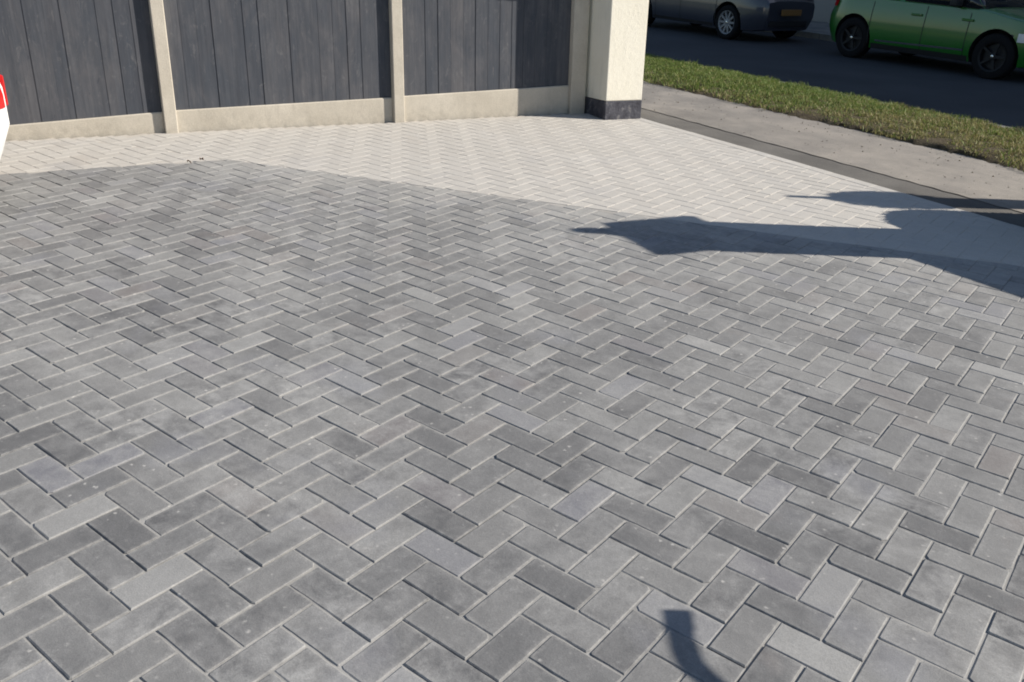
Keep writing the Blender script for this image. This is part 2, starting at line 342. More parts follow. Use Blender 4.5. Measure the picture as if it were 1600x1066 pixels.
# verge soil: slightly domed and uneven
v = []; f = []; NS, NT = 460, 22
for j in range(NT+1):
    for i in range(NS+1):
        s = -24+30*i/NS; u = j/NT; t = VERGE_T0-0.03+(VERGE_T1-VERGE_T0-0.06)*u
        if j == 0: t += random.uniform(-0.05, 0.05) + 0.05*math.sin(s*1.3)
        v.append(st(s, t, 0.004 + 0.045*math.sin(math.pi*min(1, u*1.15)) ** 0.5*(1 if j else 0) + random.uniform(0, 0.014) - (0.02 if j == 0 else 0)))
for j in range(NT):
    for i in range(NS):
        a = j*(NS+1)+i; f.append((a, a+1, a+NS+2, a+NS+1))
g = from_py('verge', v, f, M_soil, None, True); tag(g, kind='structure')

def grass():
    n = 190000
    s = RNG.uniform(-17, 1.5, n); u = RNG.random(n) ** 0.85
    # near camera edge is ragged and thin
    edge = 0.05*np.sin(s*1.3) + 0.05*np.sin(s*4.1+1) + 0.03*np.sin(s*9.3)
    t = VERGE_T0 - 0.03 + edge + u*(VERGE_T1 - VERGE_T0 + 0.02 - edge)
    patch = (np.sin(s*2.1+t*3.0)+np.sin(s*5.3-t*4.1+2)+np.sin(s*0.9+t*6.1+.7))/3
    patch2 = (np.sin(s*13.1+t*7.0)+np.sin(s*17.3-t*14.1+2)+np.sin(s*8.9+t*19.1+.7))/3
    # worn, dry turf towards the right hand end and along the footway
    dryp = np.clip((s+5.9)/2.4, 0, 1)*0.8 + np.clip(1-u*2.2, 0, 1)*0.45 + patch*0.32 + patch2*0.22
    keep = RNG.random(n) < np.clip(1.15 - 0.35*np.clip(1-u*3.0, 0, 1) - 0.45*np.clip(patch2, 0, 1) - 0.5*np.clip(-patch-0.2, 0, 1), 0.15, 1)
    s, t, u, dryp, patch2 = s[keep], t[keep], u[keep], dryp[keep], patch2[keep]; n = len(s)
    dry = (RNG.random(n) < np.clip(dryp, 0.03, 0.9)).astype(float)*RNG.uniform(0.5, 1, n)
    h = RNG.uniform(0.020, 0.050, n)*(1-0.35*dry)*(1+0.65*patch2)*np.where(RNG.random(n) < 0.02, 1.6, 1.0); wd = RNG.uniform(0.0022, 0.0045, n)*1.25
    a = RNG.uniform(0, 2*np.pi, n); lean = RNG.uniform(0.2, 1.1, n)*h; la = RNG.uniform(0, 2*np.pi, n)
    z0 = 0.004 + 0.045*np.sqrt(np.sin(np.pi*np.clip(u*1.15, 0, 1)).clip(0, 1))
    px = RD.x*s+RN.x*t; py = RD.y*s+RN.y*t
    dx, dy = np.cos(a)*wd, np.sin(a)*wd; lx, ly = np.cos(la)*lean, np.sin(la)*lean
    V = np.empty((n, 5, 3))
    V[:, 0] = np.c_[px-dx, py-dy, z0]; V[:, 1] = np.c_[px+dx, py+dy, z0]
    V[:, 2] = np.c_[px+dx*.75+lx*.4, py+dy*.75+ly*.4, z0+h*.6]; V[:, 3] = np.c_[px-dx*.75+lx*.4, py-dy*.75+ly*.4, z0+h*.6]
    V[:, 4] = np.c_[px+lx, py+ly, z0+h]
    me = bpy.data.meshes.new('verge_grass'); me.vertices.add(n*5); me.vertices.foreach_set('co', V.ravel())
    base = np.arange(n)[:, None]*5
    loops = np.concatenate([base+np.array([0, 1, 2, 3]), base+np.array([3, 2, 4])], 1).ravel()
    me.loops.add(n*7); me.loops.foreach_set('vertex_index', loops)
    me.polygons.add(n*2); ls = (np.arange(n)[:, None]*7+np.array([0, 4])).ravel()
    me.polygons.foreach_set('loop_start', ls); me.polygons.foreach_set('loop_total', np.tile([4, 3], n))
    at = me.attributes.new('dry', 'FLOAT', 'POINT'); at.data.foreach_set('value', np.repeat(dry, 5))
    me.update(calc_edges=True)
    o = link('verge_grass', me, M_grass); tag(o, 'short patchy green and straw grass on the verge beside the road', 'grass', kind='stuff')
grass()

def grit():
    V = []; F = []
    for i in range(900):
        s = random.uniform(-9, 1.5); t = random.uniform(0, 1)**2.2
        t = VERGE_T0+0.02-t*(VERGE_T0-TRENCH_T-0.05) if random.random() < .75 else random.uniform(TRENCH_T+.02, VERGE_T0)
        c = st(s, t, 0.001); r = 0.003+0.008*random.random()**3; n0 = len(V)
        for k in range(4): V.append(c+Vector((r*math.cos(k*1.57+i)*random.uniform(.7, 1.3), r*math.sin(k*1.57+i)*random.uniform(.7, 1.3), -0.002)))
        V.append(c+Vector((random.uniform(-.3, .3)*r, random.uniform(-.3, .3)*r, r*random.uniform(.5, 1.0))))
        F += [(n0+k, n0+(k+1) % 4, n0+4) for k in range(4)]
    o = from_py('grit', V, F, M_soil); tag(o, 'loose grit and soil crumbs scattered on the footway', 'grit', kind='stuff')
grit()

# ------------------------------------------------------------------ block paving
U = 0.1; FN = Vector((-FB.x, -FB.y, 0)).normalized()
FOFF = FA.dot(FN)
# half planes (n, c): keep n.x <= c
H_FENCE = ((-FN.x, -FN.y), -(FOFF+0.012))
H_ROAD = ((RN.x, RN.y), EDGE_T-0.106)
_bl = Vector((1, 0.355, 0)).normalized(); _bn = Vector((-_bl.y, _bl.x)); _bc = _bn.x*-4.1+_bn.y*2.44
H_BELOW = ((_bn.x, _bn.y), _bc); H_ABOVE = ((-_bn.x, -_bn.y), -_bc)
NB_ = FN.x*-4.15+FN.y*2.40
H_DRIVE = ((-FN.x, -FN.y), -NB_); H_NEARF = ((FN.x, FN.y), NB_)
def clip(poly, hp):
    (nx, ny), c = hp; outp = []
    for i in range(len(poly)):
        a, b2 = poly[i], poly[(i+1) % len(poly)]
        da, db = nx*a[0]+ny*a[1]-c, nx*b2[0]+ny*b2[1]-c
        if da <= 0: outp.append(a)
        if (da < 0 < db) or (db < 0 < da):
            k = da/(da-db); outp.append((a[0]+(b2[0]-a[0])*k, a[1]+(b2[1]-a[1])*k))
    return outp
def area(p): return 0.5*sum(p[i][0]*p[(i+1) % len(p)][1]-p[(i+1) % len(p)][0]*p[i][1] for i in range(len(p)))
def inset(p, d):
    n = len(p); res = []
    for i in range(n):
        a, b2, c = Vector(p[i-1]), Vector(p[i]), Vector(p[(i+1) % n])
        e1 = (b2-a).normalized(); e2 = (c-b2).normalized()
        n1 = Vector((-e1.y, e1.x)); n2 = Vector((-e2.y, e2.x)); m = n1+n2
        k = 1+n1.dot(n2)
        if k < 0.15: return None
        res.append(tuple(b2+m*(d/k)))
    return res
def soften(p, r):                                                              # knock some corners off, as handled blocks have
    res = []; own = []; n = len(p); cut = set(random.sample(range(n), 2))
    for i in range(n):
        a, b2, c = Vector(p[i-1]), Vector(p[i]), Vector(p[(i+1) % n])
        if i not in cut: res.append(tuple(b2)); own.append(i); continue
        l1 = r*random.uniform(.5, 1.6); l2 = r*random.uniform(.5, 1.6)
        res += [tuple(b2+(a-b2).normalized()*l1), tuple(b2+(c-b2).normalized()*l2)]; own += [i, i]
    return res, own
def block_geo(poly, chamfer=0.0030, gap=0.0021, depth=0.03):
    """vertices, faces, and how near to the rim each vertex is"""
    p = inset(poly, gap*random.uniform(.7, 1.4))
    if p is None or area(p) < 1e-4: return None
    whole_ = len(p) == 4 and area(p) > 0.015; mid_ = None
    if whole_:
        mid_ = inset(p, 0.021); p, own = soften(p, random.choice((0.003, 0.004, 0.004, 0.009)))
    top = inset(p, chamfer*random.uniform(.85, 1.2))
    if top is None or area(top) < 4e-5: return None
    n = len(p)
    v = [(x, y, 0) for x, y in top]+[(x, y, -chamfer*0.8) for x, y in p]+[(x, y, -depth) for x, y in p]; e = [1.0]*(3*n); f = []
    for i in range(n):
        j = (i+1) % n; f += [(n+i, n+j, j, i), (2*n+i, 2*n+j, n+j, n+i)]
    if mid_:
        v += [(x, y, 0.0002) for x, y in mid_]; e += [0.0]*4; m = 3*n; f.append((m, m+1, m+2, m+3))
        for i in range(n):
            j = (i+1) % n
            f.append((i, j, m+own[i]) if own[i] == own[j] else (i, j, m+own[j], m+own[i]))
    else: f.append(tuple(range(n)))
    return v, f, e
def tilt(cx, cy):
    ax, ay = random.gauss(0, 0.0048), random.gauss(0, 0.0048)
    dz = max(-.0014, min(.0014, random.gauss(0, 0.0007))) + 0.003*math.sin(cx*1.7+cy*0.6)*math.sin(cy*1.3-0.4) - 0.002
    return ax, ay, dz

blocks = []
for a in range(-75, 52):
    for c in range(-34, 78):
        s4 = (a+c) % 4
        if s4 == 0: r = (a, c, a+2, c+1)
        elif s4 == 2: r = (a, c, a+1, c+2)
        else: continue
        blocks.append([k*U for k in r])
def proj(x, y):
    d = Vector((x, y, 0))-CAM; z = d.dot(_f)
    if z < 0.2: return None
    return 800+FPX*d.dot(_r)/z, 533-FPX*d.dot(_u)/z
driveway_sheet_v = []; 
grey = []; pale = []
for (x0, y0, x1, y1) in blocks:
    rect = [(x0, y0), (x1, y0), (x1, y1), (x0, y1)]
    base = clip(clip(rect, H_FENCE), H_ROAD)
    if len(base) < 3 or area(base) < 1e-4: continue
    for hps, dst in (((H_BELOW, H_DRIVE), grey), ((H_ABOVE,), pale), ((H_BELOW, H_NEARF), pale)):
        p = base
        for hp in hps:
            p = clip(p, hp)
            if len(p) < 3: break
        if len(p) >= 3 and area(p) > 1e-4: dst.append((p, area(p) > 0.0199, (x0, y0, x1, y1)))
for i in range(-34, 26):                                                       # straight edging course against the footway
    q4 = [st(i*0.2, EDGE_T-0.105), st((i+1)*0.2, EDGE_T-0.105), st((i+1)*0.2, EDGE_T-0.004), st(i*0.2, EDGE_T-0.004)]
    p = clip([(c.x, c.y) for c in q4], H_FENCE)
    if len(p) >= 3 and area(p) > 1e-3: pale.append((p, False, None))
# bed of jointing sand under the blocks (the drive itself)
sx0, sx1, sy0, sy1 = -7.6, 5.3, -3.5, 7.9; step = 0.045
xs = np.arange(sx0, sx1, step); ys = np.arange(sy0, sy1, step)
X, Y = np.meshgrid(xs, ys)
palez = ((X*_bn.x+Y*_bn.y) > _bc) | ((X*FN.x+Y*FN.y) < NB_)
lev = np.clip(-0.0056 + RNG.normal(0, 0.0006, X.shape) + 0.0009*np.sin(X*5.1+Y*3)*np.sin(Y*6.3-X*2), -0.0080, -0.0047)
Z = np.where(palez, np.minimum(lev+0.0015, -0.0036), lev) + 0.003*np.sin(X*1.7+Y*0.6)*np.sin(Y*1.3-0.4)
keepv = (X*RN.x+Y*RN.y < EDGE_T) & (X*FN.x+Y*FN.y > FOFF-0.05)
idx = -np.ones(X.shape, int); idx[keepv] = np.arange(keepv.sum())
quads = []
for j in range(len(ys)-1):
    r0, r1 = idx[j], idx[j+1]
    ok = (r0[:-1] >= 0) & (r0[1:] >= 0) & (r1[:-1] >= 0) & (r1[1:] >= 0)
    for i in np.nonzero(ok)[0]: quads.append((r0[i], r0[i+1], r1[i+1], r1[i]))
drive = from_py('driveway', np.c_[X[keepv], Y[keepv], Z[keepv]], quads, M_sand, None, True); tag(drive, kind='structure')

def shown(bk):
    (x0, y0, x1, y1) = bk[2]; pts = [proj(*c) for c in ((x0, y0), (x1, y0), (x1, y1), (x0, y1))]
    if any(p is None for p in pts): return 0
    cx = sum(p[0] for p in pts)/4; cy = sum(p[1] for p in pts)/4
    if not (-20 < cx < 1620 and -20 < cy < 1086): return 0
    return abs(area(pts))
whole = sorted([bk for bk in grey if bk[1]], key=shown, reverse=True)
single = whole[:298]; chosen = {id(b_) for b_ in single}
variants = []
for k in range(14):
    v, f, e = block_geo([(-.1, -.05), (.1, -.05), (.1, .05), (-.1, .05)])
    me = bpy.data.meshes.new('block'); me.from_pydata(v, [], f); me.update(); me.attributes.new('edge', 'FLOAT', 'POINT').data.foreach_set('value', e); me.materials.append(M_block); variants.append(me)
for bk in single:
    x0, y0, x1, y1 = bk[2]; cx, cy = (x0+x1)/2, (y0+y1)/2; ax, ay, dz = tilt(cx, cy)
    o = bpy.data.objects.new('block', random.choice(variants)); COL.objects.link(o); o.parent = drive
    o.location = (cx+random.gauss(0, .0005), cy+random.gauss(0, .0005), dz)
    o.rotation_euler = (ax, ay, (0 if x1-x0 > y1-y0 else math.pi/2) + random.choice((0, math.pi)) + random.gauss(0, .003))
def field(name, lst, mat, pale_=False):
    V = []; F = []; EV = []
    for bk in lst:
        geo = block_geo(bk[0], 0.0022, 0.0016) if pale_ else block_geo(bk[0])
        if geo is None: continue
        v, f, e = geo; EV += e; cx = sum(p[0] for p in bk[0])/len(bk[0]); cy = sum(p[1] for p in bk[0])/len(bk[0]); ax, ay, dz = tilt(cx, cy)
        if pale_: ax, ay = ax*.45, ay*.45; dz = 0.003*math.sin(cx*1.7+cy*0.6)*math.sin(cy*1.3-0.4) - 0.002 + random.uniform(-.0004, .0004)
        n0 = len(V)
        V += [(x, y, z+dz+ax*(y-cy)-ay*(x-cx)) for x, y, z in v]; F += [tuple(i+n0 for i in q) for q in f]
    o = from_py(name, V, F, mat, drive); o['kind'] = 'stuff'; o.data.attributes.new('edge', 'FLOAT', 'POINT').data.foreach_set('value', EV); return o
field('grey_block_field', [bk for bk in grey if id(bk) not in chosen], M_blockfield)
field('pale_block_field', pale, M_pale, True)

# ------------------------------------------------------------------ fence: concrete posts, gravel boards, feather-edge boards
fence = empty('fence', FENCE_M); tag(fence, 'dark grey vertical board fence with cream concrete posts and gravel boards', 'fence')
def zb(s):
    xs_ = [-6, -1.05, -0.06, 0.1, 1.79, 1.97, 3.19, 3.67, 4.2]; zs_ = [-0.05, .071, .139, .151, .183, .199, .232, .246, .255]
    return float(np.interp(s, xs_, zs_))
TOP = 1.86
posts = [-3.72, -1.86, 0.0, 1.875, 3.64]
for s in posts:
    bm = bmesh.new(); bm_box(bm, s, s+(0.096 if s < 3 else 0.16), -0.004, 0.10, -0.3, TOP+0.03, 0.006); from_bm('post', bm, M_conc, fence)
for i in range(4):
    s0, s1 = posts[i]+0.098, posts[i+1]-0.002
    v = []
    for s in (s0, s1):
        z1 = zb(s)+0.012
        v += [(s, 0.040, -0.2), (s, 0.090, -0.2), (s, 0.090, z1), (s, 0.046, z1), (s, 0.040, z1-0.008)]
    f = [(0, 1, 2, 3, 4), (9, 8, 7, 6, 5)]+[(k, (k+1) % 5, 5+(k+1) % 5, 5+k) for k in range(5)]
    bm = bmesh.new(); vs = [bm.verts.new(c) for c in v]
    for q in f: bm.faces.new([vs[k] for k in q])
    from_bm('gravel_board', bm, M_conc, fence)
    # panel: rails behind, one board after another in front
    bm = bmesh.new()
    for zr in (0.35, 0.95, 1.65): bm_box(bm, s0, s1, 0.062, 0.095, zr, zr+0.06, 0.003)
    panel = from_bm('panel', bm, M_fence, fence)
    nbd = max(1, round((s1-s0)/0.117)); pitch = (s1-s0)/nbd
    for k in range(nbd):
        a = s0+k*pitch; b_ = min(a+pitch+0.016, s1+0.001) + random.uniform(-.003, .003)*0; z0 = zb(a+pitch/2)+random.uniform(-.008, .006); z1 = TOP+random.uniform(-.004, .004)
        yb = 0.061+random.uniform(-.002, .002); th0 = 0.0050+random.uniform(0, .003); th1 = 0.0042; a -= 0.014 if k else 0; b_ = s0+(k+1)*pitch
        # thick edge towards the house end, lapping over the feathered edge of the board before it
        v = [(a, yb, z0), (b_, yb, z0), (b_, yb-th1, z0), (a, yb-th0, z0), (a, yb, z1), (b_, yb, z1), (b_, yb-th1, z1), (a, yb-th0, z1)]
        f = [(0, 1, 2, 3), (7, 6, 5, 4), (0, 4, 5, 1), (1, 5, 6, 2), (2, 6, 7, 3), (3, 7, 4, 0)]
        bm = bmesh.new(); vs = [bm.verts.new(c) for c in v]
        for q in f: bm.faces.new([vs[m] for m in q])
        from_bm('board', bm, M_fence, panel)

# ------------------------------------------------------------------ rendered gate pillars
def pillar(name, M, label, wx=0.39, wy=0.40, hgt=1.62, flat=False):
    root = empty(name, M); tag(root, label, 'pillar', 'cream rendered gate pillars')
    hx, hy = wx/2, wy/2
    bm = bmesh.new(); bm_box(bm, -hx, hx, -hy, hy, 0.165, hgt, 0.007, 2); from_bm('shaft', bm, M_render, root)
    bm = bmesh.new(); bm_box(bm, -hx-.003, hx+.003, -hy-.003, hy+.003, -0.25, 0.163, 0.005, 1); from_bm('plinth', bm, M_plinth, root)
    e = 0.075
    bm = bmesh.new(); vs = []
    for (k, z) in ((e, hgt+.002), (e, hgt+0.05), (e*0.2, hgt+0.085), (-0.12, hgt+0.19)):
        vs.append([bm.verts.new((sx*(hx+k), sy*(hy+k), z)) for sx, sy in ((-1, -1), (1, -1), (1, 1), (-1, 1))])
    for A, B in zip(vs, vs[1:]):
        for i in range(4): bm.faces.new((A[i], A[(i+1) % 4], B[(i+1) % 4], B[i]))
    bm.faces.new(vs[0][::-1]); bm.faces.new(vs[-1]); cap = from_bm('cap', bm, M_cap, root)
    bm = bmesh.new(); lathe_bm(bm, [(0.11, hgt+.188), (0.085, hgt+.23), (0.06, hgt+.28), (0.055, hgt+.34), (0.04, hgt+.385), (0.012, hgt+.40)], n=16)
    from_bm('finial', bm, M_cap, cap, True)
    return root
# photo pillar: near corner at (-3.24, 5.91), front face runs with the fence
PC = Vector((-3.24, 5.91, 0)); pd = Vector((0.46, 0.888, 0)).normalized(); pb = UPV.cross(pd).normalized(); pu = pd.cross(pb)
c0 = PC + pd*0.195 + pb*0.27
pillar('gate_pillar', Matrix(((pd.x, pb.x, pu.x, c0.x), (pd.y, pb.y, pu.y, c0.y), (pd.z, pb.z, pu.z, c0.z), (0, 0, 0, 1))), 'cream rendered gate pillar with black base at the end of the fence', 0.39, 0.54)
pillar('gate_pillar', frame((1.02, 4.90, 0), pd), 'cream rendered gate pillar beside the low wall, opposite the fence', 0.43, 0.43, 1.62)
# low wall running on from the far pillar along the footway
wall = empty('garden_wall', frame(st(0.02, 0), RD))
tag(wall, 'low cream rendered garden wall beside the right hand gate pillar', 'wall')
wall.matrix_world = frame(st((Vector((1.02, 4.9, 0))).dot(RD)+0.20, 4.80), RD)
box('wall_face', 0, 7, 0, 0.21, -0.2, 0.80, M_render, wall, 0.006); box('coping', -0.001, 7.02, -0.03, 0.24, 0.802, 0.86, M_cap, wall, 0.008)

# ------------------------------------------------------------------ leafy things (added outside the frame for the shadows they cast into it)
def leaves(name, centre, rad, n, size, parent, power=0.4, boxy=False):
    V = []; F = []
    for i in range(n):
        d = Vector((random.gauss(0, 1), random.gauss(0, 1), random.gauss(0, 1))).normalized()*(random.random()**power)
        if boxy: d = Vector(tuple(math.copysign(min(1, abs(c)*1.35), c) for c in d))
        p = Vector(centre)+Vector((d.x*rad[0], d.y*rad[1], d.z*rad[2]))
        a = Vector((random.gauss(0, 1), random.gauss(0, 1), random.gauss(0, 1))).normalized(); b_ = a.orthogonal().normalized(); s = size*random.uniform(.6, 1.3); n0 = len(V)
        V += [p-a*s, p+b_*s*.45, p+a*s, p-b_*s*.45]; F.append((n0, n0+1, n0+2, n0+3))
    o = from_py(name, V, F, M_leaf, parent); o['kind'] = 'stuff'; return o
sh = empty('shadow_shrub', frame((SUN_AZ.x*4.02+0.632*-3.57, SUN_AZ.y*4.02+0.775*3.57, 0), (SUN_AZ.x, SUN_AZ.y, 0)))  # unseen, added to widen the shadow beside the pillar's
tag(sh, 'unseen dense shrub added to cast a shadow beside the right hand gate pillar', 'shrub')
leaves('crown', (0, 0, 0.36), (0.20, 0.29, 0.37), 12000, 0.05, sh, 0.3, True)
bm = bmesh.new(); tube_bm(bm, [(0, 0, -.1), (0.01, 0, .2), (0, .01, .45)], [.03, .025, .015]); from_bm('stem', bm, M_bark, sh, True)
tb = Vector((0.775*5.35+0.632*-4.11, 0.632*5.35+0.775*4.11, 0))  # unseen tree, added and shaped for the second, thinner shadow
tr_ = empty('shadow_tree', Matrix.Translation(tb)); tag(tr_, 'unseen slim tree in a tube guard, added on the verge to cast a thin shadow', 'tree')
bm = bmesh.new(); tube_bm(bm, [(0, 0, -.1), (0, 0, .8), (.01, 0, 1.5), (0, -.01, 1.97)], [.03, .028, .036, .026], 8); from_bm('trunk', bm, M_bark, tr_, True)
bm = bmesh.new(); lathe_bm(bm, [(0.125, 0), (0.12, 0.6), (0.125, 1.30), (0.115, 1.30), (0.11, 0.01)], n=20, caps=False); from_bm('guard', bm, M_guard, tr_, True)
leaves('crown', (0, 0, 1.52), (0.215, 0.215, 0.26), 4000, 0.042, tr_, 0.36)

# ------------------------------------------------------------------ unseen bent pipe on trestles, added and shaped for its shadow on the drive
K = 1.36; HP = K*math.tan(SUN_EL)
lift = Vector((SUN_AZ.x*K, SUN_AZ.y*K, HP))
path = [Vector(c) for c in ((0.489, 0.467, 0.0), (0.516, 0.426, 0.0), (0.541, 0.394, 0.0), (0.566, 0.362, 0.0), (0.596, 0.334, 0.0), (0.628, 0.319, 0.0), (0.665, 0.309, 0.0), (0.714, 0.299, 0.0), (0.786, 0.203, 0.0), (1.044, -0.141, 0.0), (1.464, -0.701, 0.0))]
pp = empty('shadow_pipe', Matrix.Translation(path[0]+lift)); tag(pp, 'unseen bent grey pipe over two timber trestles, added to cast a bent shadow', 'pipe')
bm = bmesh.new(); tube_bm(bm, [p-path[0] for p in path], .0185, 14); from_bm('tube', bm, M_pipe, pp, True)
bm = bmesh.new(); tube_bm(bm, [Vector((0, 0, 0))+(path[2]-path[0])*k for k in (-.02, .75)], .0205, 14); from_bm('collar', bm, M_pipe, pp, True)
for k, c in enumerate((path[9], path[10])):
    b0 = c+lift; tr2 = empty('trestle', frame((b0.x, b0.y, 0), (SUN_AZ.x, SUN_AZ.y, 0)))  # added only to hold up the shadow-casting pipe
    tag(tr2, ('added timber trestle under the middle of the shadow-casting pipe', 'added timber trestle under the straight end of the shadow-casting pipe')[k], 'trestle', 'added trestles holding the shadow-casting pipe')
    zt = HP-0.0187
    box('beam', -0.35, 0.35, -0.035, 0.035, zt-0.07, zt, M_wood, tr2)
    for sx in (-0.28, 0.28):
        for sy in (-1, 1):
            bm = bmesh.new(); tube_bm(bm, [(sx, sy*0.045, zt-0.02), (sx*1.1, sy*0.26, 0.0)], 0.024, 4); from_bm('leg', bm, M_wood, tr2)

# ------------------------------------------------------------------ cars
def car(name, label, group, M, paintm, rim_mat, spokes, L=4.05, W=1.76, wb=2.55, rear_oh=0.72, wr=0.315, rim_r=0.215, H=1.5, cladding=False, capdot=False, lz=0.60, lh=0.22):
    """local axes: +x forward, +y left, origin on the road under the rear axle's middle"""
    root = empty(name, M); tag(root, label, 'car', group)
    xr, xf = -rear_oh, L-rear_oh
    def hw(x):                                                                 # plan half width
        u = (x-xr)/(xf-xr)
        e = 0
        if u < 0.16: e = ((0.16-u)/0.16)**2.6*0.30
        if u > 0.84: e = ((u-0.84)/0.16)**2.4*0.34
        return W/2*(1-e)
    def ztop(x):
        u = (x-xr)/(xf-xr)
        return float(np.interp(u, [0, .02, .06, .12, .5, .70, .74, .9, .97, 1], [.72, .88, .97, 1.0, .965, .955, .95, .84, .74, .60]))*H/1.5
    def zbot(x):
        u = (x-xr)/(xf-xr)
        return float(np.interp(u, [0, .05, .12, .88, .95, 1], [.22, .20, .19, .19, .22, .32]))
    gz = lambda z: float(np.interp(z, [.15, .22, .32, .45, .62, .8, 1.0], [.90, .945, .985, 1.0, 1.0, .985, .955]))
    def ysurf(x, z): return hw(x)*gz(z)
    def wp(x, z):                                                              # bumpers bulge at mid height and tuck under
        u = (x-xr)/(xf-xr); k = max(0, 1-u/0.13) - max(0, 1-(1-u)/0.13)
        return x + k*(max(0, 0.47-z)*0.40 + max(0, z-0.66)*0.32)
    bm = bmesh.new(); rings = []; NX = 56
    xs_ = [xr+(xf-xr)*(0.5-0.5*math.cos(math.pi*i/NX)) for i in range(NX+1)]
    for x in xs_:
        z0, z1 = zbot(x), ztop(x); half = [(0, z0)]
        half += [(ysurf(x, z0)*0.86, z0)]
        for k in range(11):
            z = z0+0.015+(z1-z0-0.03)*k/10; half.append((ysurf(x, z), z))
        half += [(ysurf(x, z1)*.965, z1+.004), (ysurf(x, z1)*.6, z1+.03), (0, z1+.038)]
        ring = half+[(-y, z) for y, z in half[-2:0:-1]]
        rings.append([bm.verts.new((wp(x, z), y, z)) for y, z in ring])
    n = len(rings[0])
    for A, B in zip(rings, rings[1:]):
        for i in range(n): bm.faces.new((A[i], A[(i+1) % n], B[(i+1) % n], B[i]))
    bm.faces.new(rings[0]); bm.faces.new(rings[-1][::-1])
    body = from_bm('body', bm, [paintm, M_black], root)
    # wheel arches
    cb = bmesh.new(); ar = wr+0.055
    for wx in (0, wb):
        for s in (-1, 1):
            lathe_bm(cb, [(ar, s*(W/2-0.32)), (ar, s*(W/2+0.1))], 'Y', 40, Matrix.Translation((wx, 0, wr+0.01)))
    bmesh.ops.recalc_face_normals(cb, faces=cb.faces)
    cme = bpy.data.meshes.new('cut'); cb.to_mesh(cme); cb.free(); cut = bpy.data.objects.new('cut', cme); COL.objects.link(cut); cut.parent = root
    md = body.modifiers.new('b', 'BOOLEAN'); md.object = cut; md.operation = 'DIFFERENCE'; md.solver = 'EXACT'
    bpy.context.view_layer.update()
    ev = body.evaluated_get(bpy.context.evaluated_depsgraph_get()); nm = bpy.data.meshes.new_from_object(ev)
    body.modifiers.clear(); old = body.data; body.data = nm; bpy.data.meshes.remove(old); bpy.data.objects.remove(cut)
    nm.materials.clear(); nm.materials.append(paintm); nm.materials.append(M_black)
    for p in nm.polygons:
        c = p.center; p.use_smooth = True; p.material_index = 0
        for wx in (0, wb):
            if math.hypot(c.x-wx, c.z-wr-.01) < ar+.006 and abs(c.y) < W/2-0.005 and abs(math.hypot(c.x-wx, c.z-wr-.01)-ar) < .012 or (math.hypot(c.x-wx, c.z-wr-.01) < ar and abs(p.normal.y) > .9 and abs(c.y) < W/2-.2): p.material_index = 1
        if c.z < 0.24 and abs(p.normal.z) > 0.8: p.material_index = 1
    try: nm.set_sharp_from_angle(angle=R(35))
    except Exception: pass
    # greenhouse
    xb0, xb1 = xr+0.12, xf-1.06; xt0, xt1 = xr+0.42, xf-1.72; zb_, zt_ = 0.95*H/1.5, H-0.035
    def gh(k, inset_=0.0):
        hwid = (W/2*0.945)*(1-k)+(W/2*0.74)*k-inset_; x0 = xb0*(1-k)+xt0*k+inset_; x1 = xb1*(1-k)+xt1*k-inset_; r = 0.14; z = zb_*(1-k)+zt_*k
        pts = []
        for (cx, cy, a0) in ((x1-r, hwid-r, 0), (x0+r, hwid-r, 90), (x0+r, -hwid+r, 180), (x1-r, -hwid+r, 270)):
            for j in range(5):
                a = R(a0+j*22.5); pts.append((cx+r*math.cos(a), cy+r*math.sin(a), z))
        return pts
    bm = bmesh.new(); rs = [[bm.verts.new(p) for p in gh(k)] for k in (0, .33, .66, 1)]
    for A, B in zip(rs, rs[1:]):
        for i in range(len(A)): bm.faces.new((A[i], A[(i+1) % len(A)], B[(i+1) % len(B)], B[i]))
    bm.faces.new(rs[0][::-1]); bm.faces.new(rs[-1]); from_bm('windows', bm, M_glass, root, True)
    bm = bmesh.new(); rs = []
    for k, dz, ins in ((0.9, 0, -.006), (1.0, .004, -.006), (1.0, .03, .05), (1.0, .045, .22)):
        rs.append([bm.verts.new((p[0], p[1], p[2]+dz)) for p in gh(k, ins)])
    for A, B in zip(rs, rs[1:]):
        for i in range(len(A)): bm.faces.new((A[i], A[(i+1) % len(A)], B[(i+1) % len(B)], B[i]))
    bm.faces.new(rs[-1]); from_bm('roof', bm, paintm, root, True)
    for s in (-1, 1):
        for (u0, u1, wd) in ((0.97, 0.965, .05), (.50, .50, .045), (.05, .07, .10)):
            bm = bmesh.new(); P = []
            for k, u in ((0, u0), (1, u1)):
                hwid = (W/2*0.945)*(1-k)+(W/2*0.74)*k+.006; x0 = xb0*(1-k)+xt0*k; x1 = xb1*(1-k)+xt1*k; x = x0+(x1-x0)*u; z = zb_*(1-k)+zt_*k
                y = s*(hwid-(0.05 if u > .9 or u < .1 else 0)); P.append([(x-wd, y, z), (x+wd, y, z), (x+wd, y-s*.02, z), (x-wd, y-s*.02, z)])
            vs = [[bm.verts.new(c) for c in q] for q in P]
            for i in range(4): bm.faces.new((vs[0][i], vs[0][(i+1) % 4], vs[1][(i+1) % 4], vs[1][i]))
            from_bm('window_pillar', bm, paintm, root)
